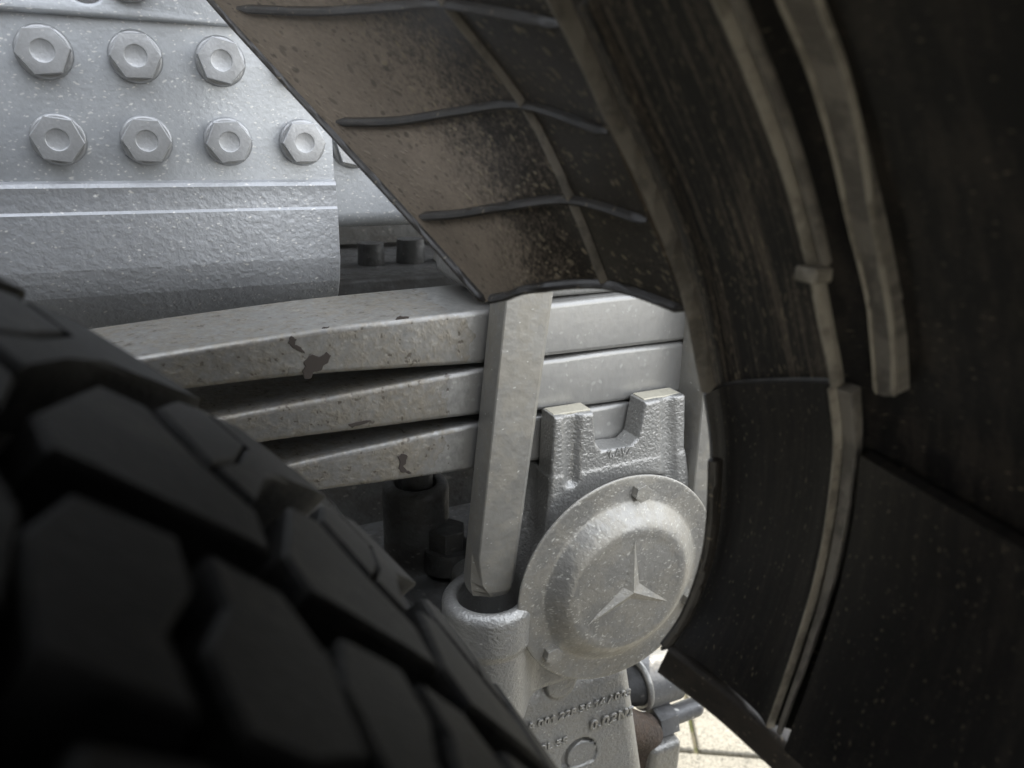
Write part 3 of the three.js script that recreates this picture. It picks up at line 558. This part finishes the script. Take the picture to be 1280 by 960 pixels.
/* -------------------------------------------------------- wheel arch liner */
const TC = new THREE.Vector3(-0.361, Y(-0.4364), 0), TR = 0.5183;
{
  const t = thing('wheel_arch_liner', 'dusty black plastic wheel arch liner with moulded ribs curving over the tyre', 'wheel liner', new THREE.Vector3(0.19, Y(-0.22), -0.18));
  const rows = [
    [[200, -78, 0.465], [310, -95, 0.40], [430, -100, 0.325], [500, -95, 0.268], [655, -78, 0.206]],
    [[271, 9, 0.455], [390, 14, 0.38], [497, 8, 0.310], [560, 4, 0.262], [712, 33, 0.206]],
    [[402, 152, 0.395], [490, 152, 0.345], [577, 139, 0.298], [658, 131, 0.256], [764, 167, 0.206]],
    [[512, 271, 0.335], [572, 268, 0.302], [635, 258, 0.2725], [717, 250, 0.245], [812, 277, 0.206]],
    [[606, 377, 0.288], [635, 372, 0.277], [668, 362, 0.264], [759, 357, 0.2425], [861, 390, 0.206]]].map((r) => r.map((q) => P(...q)));
  const rim = gridFn(rows);
  part('rim_panel', solid(rim, 56, 40, 0.003, false), M.rim, t);
  const inward = (p) => new THREE.Vector3(TC.x - p.x, TC.y - p.y, 0).normalize();
  const line = (fn, n, s0 = 1, s1 = 1) => Array.from({ length: n + 1 }, (_, k) => { const p = fn(k / n); return { p, out: inward(p), s: k === 0 ? 0.35 * s0 : k === n ? 0.35 * s1 : 1 }; });
  for (const u of [0.25, 0.5, 0.75, 0.992]) part('cross_rib', bar(line((k) => rim(u, mix(0.075, 0.99, k)).add(new THREE.Vector3(0, 0.0002, 0)), 30), roundSec(0.0036, 0.0028)), M.rib, t);
  part('long_rib', bar(line((k) => rim(mix(0.0, 0.99, k), 0.75), 60), roundSec(0.0028, 0.0026)), M.strip, t);
  part('rim_edge', bar(line((k) => rim(mix(0.0, 1, k), 0.004), 60), roundSec(0.003, 0.0022)), M.rib, t);

  const E = [[655, -78], [714, 31], [768, 146], [814, 242], [852, 338], [868, 396], [886, 490], [895, 570], [888, 680], [862, 762], [831, 810]].map((q) => P(...q, 0.206));
  const L = [[862, -95], [915, 25], [962, 140], [995, 240], [1018, 330], [1032, 400], [1047, 480], [1052, 560], [1035, 680], [1008, 780], [963, 908]].map((q) => P(...q, 0.16));
  // the arch goes on over the tyre above the frame of the picture
  const over = (p0, z) => { const o = [], a0 = Math.atan2(p0.y - TC.y, p0.x - TC.x), r = Math.hypot(p0.x - TC.x, p0.y - TC.y); for (const k of [98, 80, 62, 44, 28, 14]) o.push(new THREE.Vector3(TC.x + Math.cos(a0 + k * Math.PI / 180) * r, TC.y + Math.sin(a0 + k * Math.PI / 180) * r, z)); return o; };
  const EE = [...over(E[0], -0.206), ...E], LL = [...over(L[0], -0.16), ...L];
  const wideRows = (a, b) => EE.slice(a, b).map((e, i) => { const l = LL[a + i], n = inward(e); return [e.clone().addScaledVector(n, -0.0005), e.clone().lerp(l, 0.1).addScaledVector(n, -0.006), e.clone().lerp(l, 0.5).addScaledVector(n, -0.006), e.clone().lerp(l, 0.85).addScaledVector(n, -0.004), l.clone().addScaledVector(n, -0.001)]; });
  part('side_panel', solid(gridFn(wideRows(0, 13)), 110, 26, 0.003, false), M.linerWide, t);
  { const w = wideRows(12, 17).map((r) => r.map((p) => p.clone().addScaledVector(inward(p), 0.0025))); part('lower_panel', solid(gridFn(w), 60, 26, 0.004, false), M.linerLow, t);  }
  const edgeFn = (A) => (k) => crv(A, k);
  part('step_rib', bar(line(edgeFn(E.slice(0, 7)), 70), roundSec(0.0030, 0.0034)), M.strip, t);
  part('lower_edge', bar(line(edgeFn(E.slice(7)), 50), roundSec(0.0042, 0.0036)), M.rib, t);
  // beaded lip and its clip
  part('lip_bead', bar(line(edgeFn(L.slice(0, 8)), 90), roundSec(0.0030, 0.0030)), M.bead, t);
  part('lip_bead', bar(line((k) => crv(L.slice(0, 5), k).add(new THREE.Vector3(0.0006, 0, 0.0042)), 60), roundSec(0.0024, 0.0020)), M.strip, t);
  const cp = P(1015, 343, 0.158); part('lip_clip', rbox(cp.x - 0.0035, cp.x + 0.004, cp.y - 0.0022, cp.y + 0.0026, cp.z - 0.004, cp.z + 0.0045, 0.0012), M.bead, t);
  part('lip_bead', bar(line((k) => crv(L.slice(6), k), 60).map((q, k) => ({ ...q, s: k < 2 ? 1 : mix(1, 0.55, k / 60) })), roundSec(0.0022, 0.0046)), M.bead, t);
  part('lip_strip', bar(line((k) => crv(L.slice(6), k).add(new THREE.Vector3(0.0005, 0, 0.0040)), 60).map((q, k) => ({ ...q, s: mix(1, 0.3, k / 60) })), rectSec(0.0065, 0.005, 0.0012)), M.strip, t);
  // turned-under bottom edge
  const B = [P(826, 812, 0.207), P(900, 868, 0.182), P(972, 932, 0.158), P(1060, 1010, 0.134), P(1200, 1130, 0.10)];
  part('bottom_flange', bar(Array.from({ length: 25 }, (_, k) => ({ p: crv(B, k / 24).add(new THREE.Vector3(0.004, -0.0045, 0)), out: new THREE.Vector3(0, 1, 0) })), rectSec(0.010, 0.0155, 0.002)), M.ribDark, t);

  const f = thing('fender', 'black mudguard skin with a raised dusty strip outside the liner lip', 'mudguard', new THREE.Vector3(0.20, Y(-0.22), -0.05));
  const skin = (u, v) => { const p = crv(LL, u), d = mix(0.1605, -0.16, v); p.addScaledVector(inward(p), -0.0012 - 0.008 * sstep(0, 0.05, v) - 0.008 * v); p.z = -d; return p; };
  part('skin', solid(skin, 120, 24, 0.004, false, [4, 1.4]), M.fenderIn, f);
  part('added_light_skirt', solid((u, v) => { const p = crv(LL, u), q = inward(p); p.addScaledVector(q, -0.016 + 0.155 * v); p.z = 0.163 + 0.004 * Math.sin(v * 3.1); return p; }, 100, 8, 0.003, false), M.fenderIn, f);  // added unseen skirt that blocks sky light from the outboard side
  const s0 = [[955, -60], [976, 0], [1012, 85], [1042, 185], [1062, 275], [1084, 365], [1090, 410], [1096, 492]], s1 = [[1003, -60], [1024, 0], [1058, 95], [1080, 195], [1092, 280], [1108, 365], [1115, 420], [1118, 495]];
  const a0 = s0.map((q) => P(...q, 0.148)), a1 = s1.map((q) => P(...q, 0.1395));
  part('dusty_strip', solid((u, v) => { const a = crv(a0, u), b = crv(a1, u), p = a.lerp(b, v); p.addScaledVector(inward(p), 0.0006 * Math.sin(v * Math.PI) + (u > 0.74 && u < 0.78 ? 0.0006 : 0)); return p; }, 60, 8, 0.006, false, [0.2, 0.01]), M.strip, f);
  for (const [A] of [[a0], [a1]]) part('strip_edge', bar(line(edgeFn(A), 50), roundSec(0.0014, 0.0013)), M.bead, f);
  // lower apron, lapped over the skin
  const ap = [0, 1, 2, 3, 4, 5].map((k) => { const u = mix(0.805, 1.0, k / 5); return [0.150, 0.12, 0.09, 0.05, 0].map((d, j) => { const p = crv(LL, u + (d < 0.14 ? 0 : 0)); p.addScaledVector(inward(p), 0.003 - 0.0008 * j); p.z = -d; p.y -= (0.15 - d) * 0.12 * (1 - k / 5); return p; }); });
  part('apron', solid(gridFn(ap), 30, 20, 0.005, false), M.linerLow, f);
}

/* -------------------------------------------------------------------- tyre */
{
  const t = thing('tyre', 'black rubber truck tyre with deep angular tread blocks', 'tyre', new THREE.Vector3(TC.x, TC.y - TR, -0.09));
  const zc = 0.09;                                          // middle of the tread, inboard
  const depth = 0.0155, prof = [[-0.105, 0.30], [-0.135, 0.34], [-0.146, 0.40], [-0.142, 0.455], [-0.134, 0.488], [-0.126, TR - 0.027], [-0.085, TR - 0.021], [-0.06, TR - depth], [0, TR - depth + 0.001], [0.06, TR - depth], [0.085, TR - 0.021], [0.126, TR - 0.027], [0.134, 0.488], [0.142, 0.455], [0.146, 0.40], [0.135, 0.34], [0.105, 0.30]];
  const g = boxUV(new THREE.LatheGeometry(prof.map(([z, r]) => new THREE.Vector2(r, z)), 160).rotateX(-Math.PI / 2)); g.translate(TC.x, TC.y, -zc);
  part('carcass', g, M.rubber, t);
  const at = (th, d, r) => new THREE.Vector3(TC.x + Math.cos(th) * r, TC.y + Math.sin(th) * r, -d);
  // a block: outline in (degrees, d); walls drop to the carcass
  function block(poly, off, crown) {
    const pos = [], c = poly.reduce((s, q) => [s[0] + q[0] / poly.length, s[1] + q[1] / poly.length], [0, 0]), T = [], K = [], B2 = [];
    const rad = (d) => TR - 0.0035 * Math.pow(Math.abs(d - zc) / 0.125, 2.5);
    for (const [th, d] of poly) {
      const dx = (th - c[0]) * 0.009, dy = d - c[1], L = Math.hypot(dx, dy), k = 1 - 0.0012 / L, k2 = 1 + 0.0016 / L;
      T.push(at((c[0] + (th - c[0]) * k + off) * Math.PI / 180, c[1] + dy * k, rad(d))); K.push(at((th + off) * Math.PI / 180, d, rad(d) - 0.0012)); B2.push(at((c[0] + (th - c[0]) * k2 + off) * Math.PI / 180, c[1] + dy * k2, TR - depth - 0.004 - 0.010 * sstep(0.04, 0.09, Math.abs(d - zc))));
    }
    const tri = (a, b, e) => pos.push(a.x, a.y, a.z, b.x, b.y, b.z, e.x, e.y, e.z), n = poly.length;
    const shape = THREE.ShapeUtils.triangulateShape(poly.map(([th, d]) => new THREE.Vector2(th * 0.009, d)), []);
    for (const [a, b, e] of shape) tri(T[a], T[b], T[e]);
    for (let i = 0; i < n; i++) { const j = (i + 1) % n; tri(T[i], K[i], T[j]); tri(T[j], K[i], K[j]); tri(K[i], B2[i], K[j]); tri(K[j], B2[i], B2[j]); }
    const q = new THREE.BufferGeometry(); q.setAttribute('position', new THREE.Float32BufferAttribute(pos, 3)); return boxUV(toCreasedNormals(q, 0.35));
  }
  const dense = (poly) => { const o = []; poly.forEach((q, i) => { const r = poly[(i + 1) % poly.length], n = Math.max(1, Math.round(Math.hypot((r[0] - q[0]) * 0.009, r[1] - q[1]) / 0.012)); for (let k = 0; k < n; k++) o.push([mix(q[0], r[0], k / n), mix(q[1], r[1], k / n)]); }); return o; };
  const A1 = [[46.3, 0.180], [45.5, 0.200], [44.5, 0.2085], [43.1, 0.1995], [43.9, 0.1765], [44.9, 0.162]];
  const A2 = [[43.0, 0.1998], [44.3, 0.2095], [42.9, 0.2205], [38.6, 0.2215], [42.0, 0.191], [43.0, 0.175], [43.75, 0.1545], [44.75, 0.1612], [43.75, 0.1768]];
  const Bk = [[49.0, 0.135], [47.9, 0.170], [46.7, 0.1745], [45.2, 0.1575], [43.75, 0.1475], [43.75, 0.131], [46.5, 0.126], [48.6, 0.124]];
  const Dk = [[48.0, 0.018], [47.9, 0.048], [47.6, 0.065], [46.2, 0.0675], [43.3, 0.064], [42.8, 0.042], [43.0, 0.018], [45.5, 0.014]];
  const C1 = [[48.2, 0.074], [48.7, 0.096], [48.1, 0.113], [46.2, 0.1155], [45.95, 0.102], [46.5, 0.088], [46.1, 0.0738]], C2 = [[45.55, 0.1155], [43.9, 0.116], [43.0, 0.102], [42.9, 0.080], [44.3, 0.0735], [45.4, 0.0736], [45.9, 0.088], [45.35, 0.102]];
  const mir = (p) => p.map(([a, d]) => [91.5 - a, 0.18 - d]);
  const pitch = 5.72;
  for (let k = -9; k <= 9; k++) {
    for (const [pl, w] of [[A1, 1], [A2, 1], [Bk, 1], [C1, 0], [C2, 0], [Dk, 0], [mir(A1), 0], [mir(A2), 0]]) {
      if (!w && (k < -3 || k > 7)) continue;
      part('tread_block', block(dense(pl), k * pitch, 1), M.rubber, t);
    }
  }
}
/* added unseen box under the arch end: blocks light bouncing off the ground */
{
  const t = thing('added_bounce_blocker', 'added unseen box under the end of the wheel arch, blocks ground light', 'step', new THREE.Vector3(0.55, 0.32, 0.02));
  part('box', rbox(0.225, 0.95, 0.32, Y(-0.232), -0.125, 0.21, 0.015), M.darkMetal, t);
  part('blocker_top', rbox(0.26, 0.9, Y(-0.231), Y(-0.225), -0.10, 0.19, 0.002), M.steelGrey, t);
}
/* added unseen panel ahead of the wheel: blocks light from the left */
{
  const t = thing('added_front_blocker', 'added unseen dark panel ahead of the tyre, blocks light from the left', 'added_front_blocker', new THREE.Vector3(-1.15, 0.24, -0.9));
  part('lower_bar', rbox(-1.22, -1.10, 0.24, 0.80, -2.05, 0.22, 0.02), M.darkMetal, t);
  part('front_panel', rbox(-1.20, -1.12, 0.802, 1.62, -2.05, 0.22, 0.01), M.darkMetal, t);
}
/* added unseen box high above the frame: shades the chassis and the ground */
{
  const t = thing('added_cab_blocker', 'added unseen tall box above the frame, shades the chassis and the ground', 'added_cab_blocker', new THREE.Vector3(-0.3, Y(0.75), -0.9));
  part('blocker_floor', rbox(-1.2, 0.85, Y(0.75), Y(0.81), -1.95, -0.62, 0.01), M.darkMetal, t);
  part('body', rbox(-1.2, 0.85, Y(0.812), Y(2.35), -1.95, -0.62, 0.04), M.frame, t);
}
renderer.render(scene, camera);
